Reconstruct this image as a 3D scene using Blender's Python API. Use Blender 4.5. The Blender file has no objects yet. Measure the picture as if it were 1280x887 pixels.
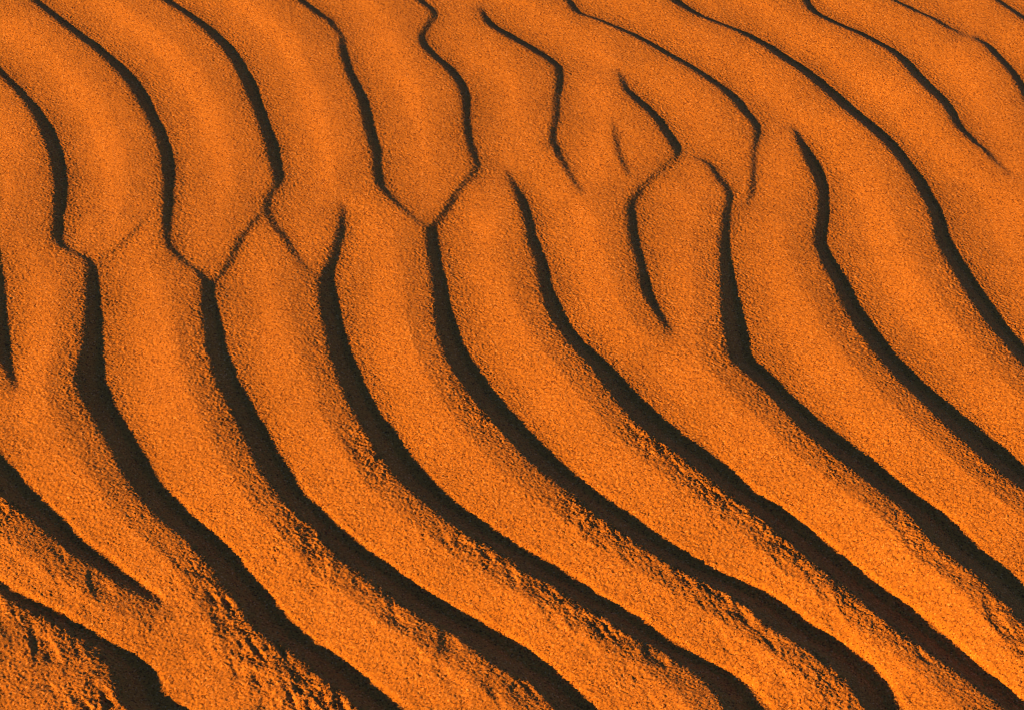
import bpy, math
import numpy as np

rng = np.random.default_rng(7)
R = math.radians

# ------------------------------------------------------------------ camera and sun
CAM_H, PITCH, VFOV = 1.5, R(45), R(24)
W0, H0 = 1280.0, 887.0
TANV = math.tan(VFOV / 2)
SUN_ELEV = R(21)
SUN_AZ = np.array([-0.90, -0.43]); SUN_AZ /= np.linalg.norm(SUN_AZ)   # towards the sun
LIGHT = -SUN_AZ                                                        # the way shadows fall
FWD = np.array([0, math.cos(PITCH), -math.sin(PITCH)])
UP = np.array([0, math.sin(PITCH), math.cos(PITCH)])
RIGHT = np.array([1.0, 0, 0])


def lie(y):
    """the lie of the land: a shallow hollow that rises gently towards the far side"""
    return 0.05 * (np.clip(y, 0.0, 3.2) - 1.35) ** 2


def ground(px, py, z=0.0):
    """Survey: where the line of sight through a photo point meets the level z."""
    px = np.asarray(px, float); py = np.asarray(py, float)
    k = TANV / (H0 / 2)
    u = (px - W0 / 2) * k; v = (H0 / 2 - py) * k
    d = FWD[None] + u[:, None] * RIGHT[None] + v[:, None] * UP[None]
    t = (np.asarray(z) - CAM_H) / d[:, 2]
    for _ in range(8): t = (np.asarray(z) + lie(d[:, 1] * t) - CAM_H) / d[:, 2]
    return d[:, 0] * t, d[:, 1] * t


# ------------------------------------------------------------------ survey of the ripple field
# each line: (row, crest, foot of the shaded slip face), from far to near
RIPPLES = {
 'A': [[(40,-50,-38),(60,-30,-16),(91,0,12),(119,25,40),(147,43,61),(185,59,79),(227,67,85),(266,66,82),(297,66,79),(305,71,82),(313,86,92),(323,106,114),(328,108,121),(360,106,126),(395,105,129),(430,100,131),(458,93,133),(479,93,137),(500,103,142),(535,124,163),(577,146,188),(612,168,211),(647,199,245),(682,241,285),(717,266,315),(752,292,344),(787,320,376),(822,372,427),(857,412,470),(887,450,508),(930,500,560),(1000,590,660)]],
 'B': [[(-70,-50,-40),(-30,5,15),(0,41,53),(35,84,99),(70,128,145),(105,159,179),(140,180,198),(175,196,213),(210,203,219),(245,204,218),(280,203,215),(304,207,216),(318,218,226),(330,230,236),(342,246,254),(353,251,267),(377,251,273),(412,255,280),(447,261,290),(482,272,304),(517,288,325),(552,308,344),(582,322,361),(612,341,379),(647,374,414),(682,407,453),(699,422,478),(717,450,502),(752,495,556),(769,521,588),(787,551,619),(804,577,649),(822,607,672),(839,633,696),(857,661,717),(887,693,750),(920,735,795),(1000,850,910)],
       [(276,180,183),(295,161,166),(307,146,153),(320,121,129)]],
 'C': [[(-70,110,122),(-30,160,172),(0,203,218),(17,229,243),(35,252,267),(52,269,287),(70,285,301),(105,303,322),(140,318,334),(175,330,346),(210,339,355),(227,343,355),(245,334,341),(262,330,339),(276,337,344),(297,353,361),(311,362,368),(328,374,378),(345,385,387)],
       [(268,326,331),(283,311,318),(297,299,307),(325,284,293),(342,271,281),(350,262,271)]],
 'D': [[(-60,270,280),(-30,325,336),(0,371,384),(14,390,402),(20,399,409),(25,409,417),(31,413,421),(40,421,427),(48,426,432),(58,424,434),(87,431,443),(122,446,460),(157,455,469),(192,465,478),(227,470,481),(245,483,492),(262,502,508),(276,519,523),(284,531,534)]],
 'E': [[(-60,470,480),(-20,505,515),(0,520,532),(10,534,546),(17,540,549),(31,533,541),(45,525,534),(56,525,537),(70,537,551),(87,556,570),(105,570,584),(122,577,590),(140,579,590),(157,580,590),(175,583,593),(192,588,598),(210,593,601),(224,582,591),(245,565,574),(266,551,561),(280,539,550),(290,533,547),(325,536,555),(360,541,562),(395,544,570),(430,551,583),(465,567,604),(500,591,630),(535,623,661),(577,662,704),(612,707,745),(647,750,796),(682,799,846),(710,846,893),(734,889,946),(752,922,978),(787,969,1025),(822,1022,1081),(857,1060,1114),(887,1085,1130),(930,1125,1170),(1000,1190,1240)]],
 'F': [[(258,428,431),(275,424,433),(297,419,432),(325,409,423),(346,400,419),(377,399,425),(412,406,433),(447,413,443),(465,420,453),(500,434,469),(535,453,490),(577,478,521),(612,513,553),(647,553,598),(682,608,649),(699,636,682),(717,658,712),(734,691,737),(752,717,764),(769,750,797),(787,777,819),(804,806,847),(822,834,878),(839,864,909),(857,885,938),(887,906,961),(930,960,1015),(1000,1060,1115)]],
 'G': [[(217,634,637),(245,645,658),(273,654,668),(300,660,674),(325,669,686),(360,675,694),(395,687,710),(412,699,721),(430,712,736),(447,729,755),(465,743,775),(500,770,806),(535,801,845),(552,824,868),(577,858,904),(612,903,945),(647,951,997),(682,990,1041),(717,1034,1085),(752,1078,1132),(787,1120,1177),(822,1172,1216),(857,1219,1258),(874,1242,1280),(900,1275,1315),(960,1360,1400)]],
 'H': [[(10,600,604),(28,607,620),(42,626,642),(56,649,666),(70,673,688),(84,692,703),(98,696,706),(122,694,702),(150,692,700),(171,688,697),(189,693,701),(210,705,712),(227,715,720),(242,727,729)]],
 'I': [[(-60,650,660),(-30,680,690),(0,708,717),(14,718,728),(21,737,747),(35,767,779),(52,801,814),(70,831,845),(87,861,875),(105,887,901),(122,908,924),(140,924,938),(157,939,951),(168,944,952),(192,941,946),(220,940,946),(245,936,942),(252,932,936)]],
 'J': [[(94,773,776),(115,780,790),(133,797,810),(150,815,828),(168,827,841),(185,838,852),(197,843,852),(210,830,838),(224,813,822),(245,793,803),(259,785,796),(280,785,798),(310,790,801),(325,796,808),(360,801,815),(388,815,827),(405,827,836),(416,837,840)]],
 'K': [[(199,868,870),(206,883,890),(227,897,905),(241,908,916),(252,908,918),(280,903,914),(310,900,914),(325,901,917),(360,901,924),(395,903,932),(430,908,940),(447,913,945),(465,931,966),(482,950,981),(500,968,998),(535,1001,1039),(577,1049,1094),(612,1097,1138),(647,1137,1186),(682,1168,1221),(717,1216,1265),(734,1231,1282),(752,1249,1300),(787,1280,1335),(840,1330,1390),(900,1410,1470)]],
 'M': [[(160,766,768),(178,768,773),(192,771,776),(210,778,783),(224,786,788)]],
 'N': [[(162,993,996),(182,999,1012),(210,1011,1029),(231,1021,1037),(252,1024,1039),(280,1021,1037),(300,1019,1035),(325,1027,1048),(360,1046,1066),(395,1062,1088),(430,1085,1113),(465,1114,1144),(500,1149,1183),(535,1184,1226),(570,1222,1268),(594,1252,1297),(612,1277,1323),(660,1345,1390),(720,1430,1475)]],
 'O': [[(-60,765,777),(-30,800,812),(0,838,855),(14,862,874),(35,911,925),(52,943,960),(70,969,988),(87,994,1014),(105,1018,1037),(122,1037,1058),(140,1057,1078),(157,1078,1099),(175,1099,1120),(192,1116,1134),(210,1130,1148),(227,1142,1160),(245,1151,1169),(262,1161,1179),(280,1167,1186),(300,1171,1193),(325,1184,1207),(360,1205,1231),(395,1228,1256),(412,1242,1268),(430,1257,1283),(447,1272,1300),(490,1310,1345),(550,1380,1415)]],
 'P': [[(-60,965,975),(-30,985,995),(0,1004,1015),(14,1013,1025),(28,1037,1052),(42,1069,1084),(59,1100,1115),(73,1120,1134),(87,1132,1148),(105,1148,1166),(122,1167,1183),(140,1183,1197),(157,1193,1205),(175,1212,1221),(192,1231,1238),(205,1245,1248),(219,1262,1264)]],
 'Q': [[(-60,1025,1035),(-30,1065,1075),(0,1113,1123),(10,1132,1143),(21,1158,1168),(34,1181,1190),(42,1199,1203),(46,1209,1211)],[(47,1214,1216),(53,1223,1231),(58,1228,1241),(70,1240,1252),(87,1256,1268),(105,1270,1281),(122,1279,1290),(150,1293,1306),(200,1315,1330),(260,1335,1352),(330,1365,1385),(400,1420,1445)]],
 'R': [[(-60,1150,1160),(-30,1205,1215),(0,1242,1252),(10,1256,1266),(21,1272,1282),(50,1310,1322),(100,1365,1378),(180,1420,1433)]],
 'S': [[(300,-8,-6),(325,-6,2),(360,-10,7),(395,-10,10),(430,-8,14),(451,0,16),(465,8,18),(481,18,21)]],
 'T': [[(440,-85,-65),(500,-70,-45),(540,-45,-15),(577,-22,8),(612,-8,40),(629,14,56),(647,35,79),(664,56,93),(682,75,112),(699,102,139),(717,129,160),(734,158,183),(748,188,202),(755,203,207)]],
 'U': [[(680,-90,-65),(710,-50,-22),(734,-15,13),(752,16,48),(769,50,83),(787,81,112),(804,110,145),(822,128,174),(839,137,193),(857,140,203),(874,146,210),(887,160,238),(930,220,290),(1000,310,380)]],
 'V': [[(900,-80,-40),(960,0,50),(1020,80,140),(1090,170,230)]],
 'W': [[(-40,-150,-138),(0,-115,-102),(60,-88,-72),(130,-68,-50),(200,-62,-44),(290,-70,-54)]],
 'X': [[(-60,1290,1300),(-20,1330,1340),(40,1400,1412)]],
}

# ------------------------------------------------------------------ survey grid
DX = 0.003
X0, X1, Y0, Y1 = -1.38, 1.38, 0.50, 3.05
NX, NY = int((X1 - X0) / DX) + 1, int((Y1 - Y0) / DX) + 1


def blur(a, s):
    if s <= 0: return a
    r = int(3 * s + 1); k = np.exp(-0.5 * (np.arange(-r, r + 1) / s) ** 2); k /= k.sum()
    for ax in (0, 1):
        p = np.pad(a, [(r, r) if i == ax else (0, 0) for i in range(2)], mode='edge')
        out = np.zeros_like(a); n = a.shape[ax]
        for j, w in enumerate(k):
            out += w * (p[j:j + n] if ax == 0 else p[:, j:j + n])
        a = out
    return a


def noise(shape, s, seed):
    g = np.random.default_rng(seed).standard_normal(shape, dtype=np.float32)
    g = blur(g, s); return g / g.std()


def resample(p, n):
    """smooth curve through the surveyed points (Catmull-Rom), n samples"""
    p = np.asarray(p, float); m = len(p)
    seg = np.r_[0, np.cumsum(np.hypot(*np.diff(p[:, :2], axis=0).T))]
    s = np.linspace(0, seg[-1], n); i = np.clip(np.searchsorted(seg, s) - 1, 0, m - 2)
    t = (s - seg[i]) / (seg[i + 1] - seg[i])
    sl = np.zeros_like(p)
    sl[1:-1] = (p[2:] - p[:-2]) / (seg[2:] - seg[:-2])[:, None]
    sl[0] = (p[1] - p[0]) / (seg[1]); sl[-1] = (p[-1] - p[-2]) / (seg[-1] - seg[-2])
    L = (seg[i + 1] - seg[i])[:, None]; t = t[:, None]
    return ((2*t**3 - 3*t*t + 1) * p[i] + (t**3 - 2*t*t + t) * L * sl[i] + (-2*t**3 + 3*t*t) * p[i + 1] + (t**3 - t*t) * L * sl[i + 1])


acc_w = np.zeros(NX * NY); acc_gx = np.zeros(NX * NY); acc_gy = np.zeros(NX * NY)
crumb = np.zeros(NX * NY); fringe = np.zeros(NX * NY)
owner = np.full(NX * NY, -1, int); lee = np.zeros(NX * NY, bool)
KEYS = list(RIPPLES)
FOOT = 0.66            # share of the dark band that is the slip face itself, the rest is shadow on the flat
GAIN = 1.1


def cell(x, y):
    ix = np.rint((x - X0) / DX).astype(int); iy = np.rint((y - Y0) / DX).astype(int)
    ok = (ix >= 0) & (ix < NX) & (iy >= 0) & (iy < NY)
    return iy * NX + ix, ok


for ki, key in enumerate(KEYS):
    for line in RIPPLES[key]:
        rows = np.array(line, float)
        mid = np.c_[(rows[:, 1] + rows[:, 2]) / 2, rows[:, 0], rows[:, 2] - rows[:, 1]]
        c = resample(mid, 900)
        c[:, 2] = np.maximum(c[:, 2], 1.0)
        # ragged crest in the near part, where the sand is coarse and clumped
        near = np.clip((c[:, 1] - 330) / 350, 0.05, 1)
        rag = np.convolve(rng.standard_normal(900 + 40), np.hanning(9) / 3.0, 'same')[20:-20] * 1.6 * near
        for it in range(2):
            if it == 0: D = np.zeros(len(c))
            lx, ly = ground(c[:, 0] - c[:, 2] / 2, c[:, 1], D * 0.5)
            rx, ry = ground(c[:, 0] + c[:, 2] / 2, c[:, 1], -D * 0.5)
            cx, cy = (lx + rx) / 2, (ly + ry) / 2
            k = np.hanning(25); k /= k.sum()
            tx = np.convolve(np.pad(np.gradient(cx), 12, 'edge'), k, 'valid')
            ty = np.convolve(np.pad(np.gradient(cy), 12, 'edge'), k, 'valid')
            tl = np.hypot(tx, ty); tx /= tl; ty /= tl
            nx, ny = -ty, tx                       # curve runs towards the camera: this is its right hand in the photo
            wp = (rx - lx) * nx + (ry - ly) * ny
            nx, ny = nx * np.sign(np.median(wp)), ny * np.sign(np.median(wp)); wp = np.abs(wp)
            facing = np.maximum(nx * LIGHT[0] + ny * LIGHT[1], 0.5)
            D = GAIN * np.clip(wp / facing * math.tan(SUN_ELEV), 0, 0.03)
            D = np.convolve(np.pad(D, 12, 'edge'), k, 'valid')
        mm = np.clip(np.interp(np.arange(900), [0, 899], [0, 0]) + rag * 0.0017, -0.005, 0.005); lx = lx + nx * mm; ly = ly + ny * mm
        slope = D / np.maximum(wp * FOOT, 1e-4)
        slope = np.minimum(slope, 0.95)
        nacross = 40
        for t in (np.arange(nacross) + 0.5) / nacross:
            x = lx + (rx - lx) * t; y = ly + (ry - ly) * t
            i, ok = cell(x, y); i = i[ok]
            dens = (np.hypot(np.gradient(cx), np.gradient(cy)) * np.hypot(rx - lx, ry - ly) / nacross / DX**2)[ok]
            s = slope[ok] if t < FOOT else slope[ok] * 0.0
            np.add.at(acc_w, i, dens); np.add.at(acc_gx, i, -s * nx[ok] * dens); np.add.at(acc_gy, i, -s * ny[ok] * dens)
            owner[i] = ki; lee[i[c[ok, 2] > 3.5]] = True
        for off in (0, DX * 0.7):                  # a closed edge line for telling the ripples apart
            i, ok = cell(cx + nx * off, cy + ny * off); owner[i[ok]] = ki
        # the crest rounds over before it breaks, the trough stays hollow a little beyond the foot
        nearc = np.clip((c[:, 1] - 250) / 350, 0, 1)
        dens1 = np.hypot(np.gradient(cx), np.gradient(cy)) * 0.001 / DX**2
        size = np.clip((c[:, 2] - 1.5) / 7, 0, 1); roll = 0.48 - 0.34 * nearc
        zone = 0.026 - 0.002 * nearc
        for off in np.arange(0.0005, 0.060, 0.001):
            f = np.clip(1 - off / 0.036, 0, 1) * nearc + math.exp(-off / 0.020) * (1 - nearc)
            i, ok = cell(lx - nx * off, ly - ny * off); i = i[ok]; wt = (dens1 * (0.35 * nearc * (off < 0.036) + 0.30 * (1 - nearc) * math.exp(-off / 0.022)) * size)[ok]
            sl = (roll * f)[ok]
            np.add.at(acc_w, i, wt); np.add.at(acc_gx, i, -sl * nx[ok] * wt); np.add.at(acc_gy, i, -sl * ny[ok] * wt)
        for off in np.arange(0.0005, 0.060, 0.001):
            f = math.exp(-off / 0.019)
            i, ok = cell(rx + nx * off, ry + ny * off); i = i[ok]; wt = (dens1 * 0.35 * math.exp(-off / 0.020) * size * (1 - nearc))[ok]
            sl = np.full(ok.sum(), 0.50 * f)
            np.add.at(acc_w, i, wt); np.add.at(acc_gx, i, -sl * nx[ok] * wt); np.add.at(acc_gy, i, -sl * ny[ok] * wt)
        for off in np.arange(0, 0.045, DX * 0.5):
            for bx, by, sg, reach in ((lx, ly, -1, 0.012), (rx, ry, 1, 0.017)):
                i, ok = cell(bx + sg * nx * off, by + sg * ny * off)
                np.maximum.at(fringe, i[ok], (np.exp(-off / reach) * size * (1 - 0.8 * nearc))[ok])
        for off in np.arange(0, 0.12, DX * 0.5):
            i, ok = cell(lx - nx * off, ly - ny * off); i = i[ok]
            val = (np.exp(-(off / (0.022 + 0.026 * np.clip((c[:, 1] - 560) / 250, 0, 1) + 0.03 * np.clip((500 - c[:, 0]) / 400, 0, 1) * np.clip((c[:, 1] - 640) / 150, 0, 1))) ** 1.5) * np.clip((c[:, 2] - 8) / 22, 0, 1) * np.clip((c[:, 1] - 300) / 380, 0, 1.15))[ok]
            np.maximum.at(crumb, i, val)

acc_w = acc_w.reshape(NY, NX); gx = (acc_gx.reshape(NY, NX) / np.maximum(acc_w, 1)); gy = (acc_gy.reshape(NY, NX) / np.maximum(acc_w, 1))
crumb = blur(crumb.reshape(NY, NX), 1.5)
fringe = blur(fringe.reshape(NY, NX), 1.5); cover = np.clip(acc_w, 0, 1)
owner = owner.reshape(NY, NX); lee = lee.reshape(NY, NX)

# ------------------------------------------------------------------ ripples outside the surveyed field
def far_h(x, y):
    yc = np.clip(y, 0.0, 2.8)
    run = x * 0.95 + 1.1 * yc - 0.185 * yc ** 2 + np.where(y < 0, 1.1 * y, 0) + np.where(y > 2.8, 0.064 * (y - 2.8), 0)
    ph = run / 0.19 + 0.5 * np.sin(x * 1.1 + y * 0.7) + 0.3 * np.sin(y * 2.3 - x * 0.6 + 1) + 0.16 * np.sin(3.1 * x + 2.2 * y) + 0.25
    f = ph - np.floor(ph)
    saw = np.where(f < 0.83, f / 0.83, (1 - f) / 0.17)
    return (saw - 0.5) * 0.0165


gxx, gyy = np.meshgrid(X0 + DX * np.arange(NX), Y0 + DX * np.arange(NY))


def photo_uv(x, y):
    d = np.stack([x, y, lie(y) - CAM_H], -1); f = d @ FWD; k = TANV / (H0 / 2)
    return W0 / 2 + x / f / k, H0 / 2 - (d @ UP) / f / k


pu, pv = photo_uv(gxx, gyy)
inside = np.clip(np.minimum(np.minimum(pu + 110, 1390 - pu) / 70, np.minimum(pv + 55, 960 - pv) / 45), 0, 1)
inside = blur(inside, 2)
# ------------------------------------------------------------------ heights from the slopes (least squares)
fh = blur(far_h(gxx, gyy), 0.8)
fgx, fgy = np.gradient(fh, DX, axis=1), np.gradient(fh, DX, axis=0)
out = 1 - inside
tot = cover * inside + 0.6 * out + 1e-9
gx = (gx * cover * inside + fgx * 0.6 * out) / tot; gy = (gy * cover * inside + fgy * 0.6 * out) / tot
wgt = 0.012 + cover * inside + 0.6 * out
edge = np.minimum(np.minimum(gxx - X0, X1 - gxx), np.minimum(gyy - Y0, Y1 - gyy))
wx = np.minimum(wgt[:, 1:], wgt[:, :-1]) * 0.5 + (wgt[:, 1:] + wgt[:, :-1]) * 0.25
wy = np.minimum(wgt[1:], wgt[:-1]) * 0.5 + (wgt[1:] + wgt[:-1]) * 0.25
gxe = (gx[:, 1:] + gx[:, :-1]) / 2 * DX; gye = (gy[1:] + gy[:-1]) / 2 * DX
LAM = 0.035 * (DX / 0.22) ** 2 * (1 + 400 * np.clip(1 - edge / 0.06, 0, 1) + 8 * out)


def adj(ex, ey):
    o = np.zeros((NY, NX)); o[:, 1:] += ex; o[:, :-1] -= ex; o[1:] += ey; o[:-1] -= ey; return o


def op(h): return adj(wx * np.diff(h, axis=1), wy * np.diff(h, axis=0)) + LAM * h


diag = adj(wx, -wy) * 0 + LAM
diag[:, 1:] += wx; diag[:, :-1] += wx; diag[1:] += wy; diag[:-1] += wy
b = adj(wx * gxe, wy * gye) + LAM * fh * out; h = np.zeros((NY, NX)); r = b.copy(); z = r / diag; p = z.copy(); rz = (r * z).sum()
for it in range(700):
    q = op(p); a = rz / (p * q).sum(); h += a * p; r -= a * q
    z = r / diag; rz2 = (r * z).sum(); p = z + rz2 / rz * p; rz = rz2
    if it % 50 == 0 and np.sqrt((r * r).sum() / (b * b).sum()) < 2e-3: break
print('heights', it, h.min(), h.max())
h = blur(h, 0.9)
ha = np.clip(1 - edge / 0.05, 0, 1); h = h * (1 - ha) + fh * ha
# wind softens any face that climbs too steeply towards the next crest
away = 1 - np.clip(blur(cover, 2.0) * 2.5, 0, 1)
for it in range(4):
    steep = (np.gradient(h, DX, axis=1) * LIGHT[0] + np.gradient(h, DX, axis=0) * LIGHT[1])
    m = blur(np.clip((steep - 0.19) / 0.12, 0, 1), 2.0) * away
    h = h * (1 - m) + blur(h, 4.0) * m
h = h + lie(gyy)

# ------------------------------------------------------------------ fine grid
FX = 0.0013
nx_, ny_ = int((X1 - X0 - 0.02) / FX) // 2 * 2 + 1, int((Y1 - Y0 - 0.02) / FX) // 2 * 2 + 1
fx = X0 + 0.01 + FX * np.arange(nx_); fy = Y0 + 0.01 + FX * np.arange(ny_)


def up(a):
    def one(a, c, o, ax):
        f = (c - o) / DX; i = np.floor(f).astype(int); t = f - i
        ws = [(-t + 2*t*t - t**3) / 2, (2 - 5*t*t + 3*t**3) / 2, (t + 4*t*t - 3*t**3) / 2, (t**3 - t*t) / 2]
        n = a.shape[ax]; out = 0
        for k, w in zip((-1, 0, 1, 2), ws):
            j = np.clip(i + k, 0, n - 1)
            out = out + (a[j] * w[:, None] if ax == 0 else a[:, j] * w[None])
        return out
    return one(one(a, fy, Y0, 0), fx, X0, 1)


hf = up(h); cf = np.clip(up(crumb), 0, 2); ff = np.clip(up(fringe), 0, 1)
shape = hf.shape
lump = noise(shape, 4.2, 1); lump2 = noise(shape, 2.2, 2); grain = noise(shape, 0.42, 3); soft = up(noise((NY, NX), 3.9, 4))
def grooves(seed, ang, length, width):
    g = noise(shape, width, seed); o = np.zeros_like(g)
    for k in range(-length, length + 1, 2):
        o += np.roll(g, (int(round(k * math.sin(ang))), int(round(k * math.cos(ang)))), (0, 1)) * (1 - abs(k) / (length + 1))
    return o / o.std()


groove = grooves(5, R(-60), 14, 1.8); groove2 = grooves(8, R(-45), 8, 1.3)
patch = np.clip(0.75 + 0.7 * up(noise((NY, NX), 8.7, 6)), 0.05, 2)
cut = np.clip(np.maximum(groove - 0.55, 0), 0, 1.6) * 0.0018 + np.clip(np.maximum(groove2 - 0.7, 0), 0, 1.5) * 0.0011
_, fv0 = photo_uv(*np.meshgrid(fx, fy))
low = np.clip((fv0 - 540) / 260, 0, 1) * np.clip((1700 - fv0) / 500, 0, 1)               # the near sand is damp and clumped
clod = up(noise((NY, NX), 3.25, 11))
notch = grooves(12, R(-62), 20, 3.6)
hf += cf * patch * (lump * 0.0003 + lump2 * 0.00042 - cut * 0.5)
hf += cf * low * (np.clip(clod, -0.8, 1.6) * 0.0007 - np.clip(np.maximum(notch - 0.6, 0), 0, 1.2) * 0.0023) + soft * 0.00022 + lump * 0.00006
nearf = np.clip((fv0 - 150) / 500, 0, 1)
hf += grain * (0.00021 + 0.00020 * nearf) * (1 + 0.9 * cf * patch * (1 - 0.6 * low) + 1.0 * ff)

# which ripple each cell belongs to: walk with the light until a slip face is met
own = owner.copy()
sh = LIGHT[1] / LIGHT[0]
cur = np.full(NY, -1); acc = 0.0
for ix in range(NX - 1, -1, -1):
    acc += sh
    if acc >= 1: cur = np.r_[cur[1:], cur[-1:]]; acc -= 1
    col = owner[:, ix]; cur = np.where(col >= 0, col, cur); own[:, ix] = cur

# ------------------------------------------------------------------ materials
def mat_sand():
    m = bpy.data.materials.new('orange_sand'); m.use_nodes = True
    nt = m.node_tree; nd = nt.nodes; lk = nt.links
    bs = nd['Principled BSDF']; bs.inputs['Roughness'].default_value = 0.95; bs.inputs['Specular IOR Level'].default_value = 0.15
    geo = nd.new('ShaderNodeNewGeometry')
    vor = nd.new('ShaderNodeTexVoronoi'); vor.inputs['Scale'].default_value = 720; lk.new(geo.outputs['Position'], vor.inputs['Vector'])
    sep = nd.new('ShaderNodeSeparateColor'); lk.new(vor.outputs['Color'], sep.inputs['Color'])
    ramp = nd.new('ShaderNodeValToRGB'); cr = ramp.color_ramp
    for e, (pos, colr) in zip([cr.elements[0], cr.elements[1]], [(0.0, GRAINS[0]), (1.0, GRAINS[-1])]): e.position = pos; e.color = (*colr, 1)
    for pos, colr in zip((0.12, 0.42, 0.92), GRAINS[1:-1]):
        e = cr.elements.new(pos); e.color = (*colr, 1)
    lk.new(sep.outputs['Red'], ramp.inputs['Fac'])
    big = nd.new('ShaderNodeTexNoise'); big.inputs['Scale'].default_value = 9; big.inputs['Detail'].default_value = 5; lk.new(geo.outputs['Position'], big.inputs['Vector'])
    mr = nd.new('ShaderNodeMapRange'); mr.inputs['From Min'].default_value = 0.3; mr.inputs['From Max'].default_value = 0.7; mr.inputs['To Min'].default_value = 0.92; mr.inputs['To Max'].default_value = 1.08
    lk.new(big.outputs['Fac'], mr.inputs['Value'])
    hsv = nd.new('ShaderNodeHueSaturation'); lk.new(ramp.outputs['Color'], hsv.inputs['Color']); lk.new(mr.outputs['Result'], hsv.inputs['Value'])
    lk.new(hsv.outputs['Color'], bs.inputs['Base Color'])
    n2 = nd.new('ShaderNodeTexNoise'); n2.inputs['Scale'].default_value = 700; n2.inputs['Detail'].default_value = 2; lk.new(geo.outputs['Position'], n2.inputs['Vector'])
    bump = nd.new('ShaderNodeBump'); bump.inputs['Strength'].default_value = 0.6; bump.inputs['Distance'].default_value = 0.0005
    lk.new(n2.outputs['Fac'], bump.inputs['Height']); lk.new(bump.outputs['Normal'], bs.inputs['Normal'])
    return m


GRAINS = [(0.060, 0.015, 0.004), (0.140, 0.047, 0.0094), (0.208, 0.077, 0.012), (0.228, 0.086, 0.0138), (0.31, 0.145, 0.055)]
SAND = mat_sand()

# ------------------------------------------------------------------ meshes
sc = bpy.context.scene
NORM = None
def mesh_object(name, verts, quads, normals=None):
    me = bpy.data.meshes.new(name)
    me.vertices.add(len(verts)); me.vertices.foreach_set('co', verts.astype(np.float32).ravel())
    me.loops.add(len(quads) * 4); me.loops.foreach_set('vertex_index', quads.astype(np.int32).ravel())
    me.polygons.add(len(quads)); me.polygons.foreach_set('loop_start', np.arange(0, len(quads) * 4, 4, dtype=np.int32))
    me.polygons.foreach_set('use_smooth', np.ones(len(quads), bool))
    me.update(calc_edges=True)
    if normals is not None: me.normals_split_custom_set_from_vertices(normals.tolist())
    me.materials.append(SAND)
    o = bpy.data.objects.new(name, me); bpy.context.scene.collection.objects.link(o)
    return o


fxx, fyy = np.meshgrid(fx, fy)
dhx = np.gradient(hf, FX, axis=1); dhy = np.gradient(hf, FX, axis=0)
N = np.stack([-dhx, -dhy, np.ones_like(hf)], -1); N /= np.linalg.norm(N, axis=-1, keepdims=True)
P = np.stack([fxx, fyy, hf], -1).reshape(-1, 3); N = N.reshape(-1, 3)
ci = np.clip(np.rint((fxx - X0) / DX).astype(int), 0, NX - 1); cj = np.clip(np.rint((fyy - Y0) / DX).astype(int), 0, NY - 1)
fu, fv = photo_uv(fxx, fyy)
infield = (fu > -70) & (fu < 1350) & (fv > -45) & (fv < 950)
fid = own[cj, ci]; flee = (lee & (owner == own))[cj, ci]
q = np.arange(nx_ * ny_).reshape(ny_, nx_)
quads = np.stack([q[:-1, :-1], q[:-1, 1:], q[1:, 1:], q[1:, :-1]], -1).reshape(-1, 4)
qid = fid[:-1, :-1].ravel(); qlee = flee[:-1, :-1].ravel(); qin = infield[:-1, :-1].copy()
by, bx = qin.shape[0] // 2, qin.shape[1] // 2
blk = qin[:by * 2:2, :bx * 2:2].copy(); qin[:] = False; qin[:by * 2, :bx * 2] = np.repeat(np.repeat(blk, 2, 0), 2, 1); qin = qin.ravel()


def sub(mask):
    f = quads[mask]; u, inv = np.unique(f, return_inverse=True)
    return P[u], inv.reshape(-1, 4), N[u]


LABELS = {
 'U': 'crumbly orange ripple at bottom left with the widest, bulging dark shadow',
 'T': 'short ripple at lower left whose wide dark slip face tapers to a point',
 'S': 'sliver of ripple at the left edge, halfway up, with a narrow pointed dark slip face',
 'A': 'long ripple nearest the left edge, running from upper left edge to the bottom edge',
 'B': 'long ripple whose dark line is leftmost on the top edge and leaves at bottom centre',
 'C': 'upper left ripple whose dark line splits in two faint branches at its lower end',
 'D': 'upper ripple with a broken, notched dark line that meets its right neighbour in a V',
 'F': 'long ripple starting as a dark point under the upper left branches, ending at bottom edge',
 'E': 'long ripple with a zigzag dark line at top centre, running down to the bottom edge',
 'G': 'long ripple starting at a dark point in upper centre, ending in the bottom right corner',
 'H': 'short S-bent ripple at top centre whose dark line starts and ends in open sand',
 'M': 'smallest ripple, only a faint short dark dash under the kinked ripple',
 'J': 'kinked ripple right of centre whose dark line hooks back, then ends in crumbly sand',
 'I': 'upper right ripple whose thin straight dark line turns sharply downward at its end',
 'K': 'round-headed ripple right of centre with a dark slip face bending sharply to lower right',
 'N': 'ripple at right starting at a dark point beside the round-headed one, reaching the right edge',
 'O': 'long smooth unbroken ripple sweeping from the top edge across the upper right',
 'P': 'upper right ripple whose thin dark line fades to a point just before the right edge',
 'Q': 'pale-lined ripple with a thin broken dark line near the top right corner',
 'R': 'sliver of ripple in the extreme top right corner',
}
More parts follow.
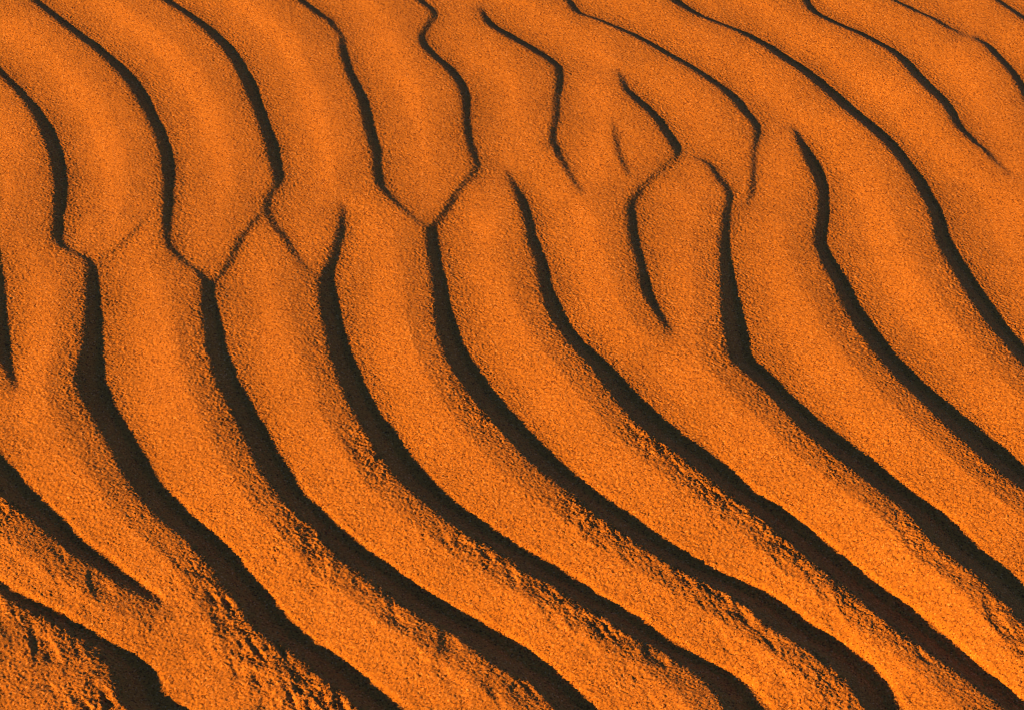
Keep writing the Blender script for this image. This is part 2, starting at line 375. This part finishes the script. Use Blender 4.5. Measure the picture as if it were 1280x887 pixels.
for ki, key in enumerate(KEYS):
    m = qin & (qid == ki)
    vis = m & (fu[:-1, :-1].ravel() > 0) & (fu[:-1, :-1].ravel() < 1280) & (fv[:-1, :-1].ravel() > 0) & (fv[:-1, :-1].ravel() < 887)
    print(key, m.sum(), vis.sum())
    if key not in LABELS or vis.sum() < 300: qid[m] = -1; continue
    o = bpy.data.objects.new('sand_ripple', None); sc.collection.objects.link(o)
    vv = np.argwhere(vis)[:, 0]; mid = P[quads[vv[len(vv) // 2], 0]]; o.location = (mid[0], mid[1], -0.02); bpy.context.view_layer.update()
    def part(name, msk):
        c = mesh_object(name, *sub(msk)); c.parent = o; c.matrix_parent_inverse = o.matrix_world.inverted(); return c
    part('windward_slope', m & ~qlee)
    o['label'] = LABELS[key]; o['category'] = 'sand ripple'; o['group'] = 'wind ripples running across the sand'
    if (m & qlee).sum() > 50:
        part('slip_face', m & qlee)['label'] = 'steep slip face in dark shadow'
rest = qin & (qid < 0)
P2 = P.reshape(ny_, nx_, 3)[::2, ::2]; N2 = N.reshape(ny_, nx_, 3)[::2, ::2]; my, mx = P2.shape[:2]
q3 = np.arange(my * mx).reshape(my, mx)
q3 = np.stack([q3[:-1, :-1], q3[:-1, 1:], q3[1:, 1:], q3[1:, :-1]], -1).reshape(-1, 4)[~blk.ravel()]
u3, inv3 = np.unique(q3, return_inverse=True)
o = mesh_object('sand', P2.reshape(-1, 3)[u3], inv3.reshape(-1, 4), N2.reshape(-1, 3)[u3]); o['kind'] = 'structure'

# the open sand around and beneath the ripples, out to the horizon
s = np.concatenate([-np.geomspace(400, 3.2, 40), np.arange(-3.15, 3.15, 0.012), np.geomspace(3.2, 400, 40)])
sx, sy = np.meshgrid(s, s + 1.6)
hh = far_h(sx, sy) * np.clip((3.4 - np.maximum(abs(sx), abs(sy - 1.6))) / 0.6, 0, 1)
hh = hh + lie(sy)
deep = np.clip((np.minimum(np.minimum(sx - X0, X1 - sx), np.minimum(sy - Y0, Y1 - sy)) - 0.012) / 0.04, 0, 1)
big = np.maximum(abs(sx), abs(sy)); hh += np.where(big > 6, 0.25 * np.sin(sx * 0.13) * np.sin(sy * 0.09 + 1) * np.clip((big - 6) / 20, 0, 1), 0)
hh = hh - 0.0003 - 0.03 * deep
n = len(s); q2 = np.arange(n * n).reshape(n, n)
sq = np.stack([q2[:-1, :-1], q2[:-1, 1:], q2[1:, 1:], q2[1:, :-1]], -1).reshape(-1, 4)
g = mesh_object('sand', np.stack([sx, sy, hh], -1).reshape(-1, 3), sq)
g['kind'] = 'structure'
if rest.sum():
    e = mesh_object('sand', *sub(rest)); e['kind'] = 'structure'

# ------------------------------------------------------------------ light
sc = bpy.context.scene
w = bpy.data.worlds.new('World'); sc.world = w; w.use_nodes = True
nt = w.node_tree; sky = nt.nodes.new('ShaderNodeTexSky'); sky.sky_type = 'NISHITA'; sky.sun_disc = False; sky.dust_density = 0.0; sky.ozone_density = 6.0; sky.altitude = 1000
sky.sun_elevation = SUN_ELEV; sky.sun_rotation = math.atan2(SUN_AZ[0], SUN_AZ[1])
bg = nt.nodes['Background']; bg.inputs['Strength'].default_value = 0.05
nt.links.new(sky.outputs['Color'], bg.inputs['Color'])
L = bpy.data.lights.new('sun', 'SUN'); L.energy = 5.0; L.angle = R(0.5); L.color = (1.0, 0.50, 0.03)
lo = bpy.data.objects.new('sun', L); sc.collection.objects.link(lo)
from mathutils import Vector
sd = Vector((SUN_AZ[0] * math.cos(SUN_ELEV), SUN_AZ[1] * math.cos(SUN_ELEV), math.sin(SUN_ELEV)))
lo.rotation_euler = sd.to_track_quat('Z', 'Y').to_euler(); lo.location = sd * 5

cam = bpy.data.cameras.new('camera'); co = bpy.data.objects.new('camera', cam); sc.collection.objects.link(co)
co.location = (0, 0, CAM_H); co.rotation_euler = (math.pi / 2 - PITCH, 0, 0)
cam.sensor_fit = 'VERTICAL'; cam.sensor_height = 24; cam.lens = 12 / TANV; cam.clip_start = 0.05; cam.clip_end = 2000
sc.camera = co
sc.view_settings.view_transform = 'Standard'; sc.view_settings.look = 'None'; sc.view_settings.gamma = 1; sc.view_settings.exposure = 2.08
sc.cycles.filter_width = 1.0
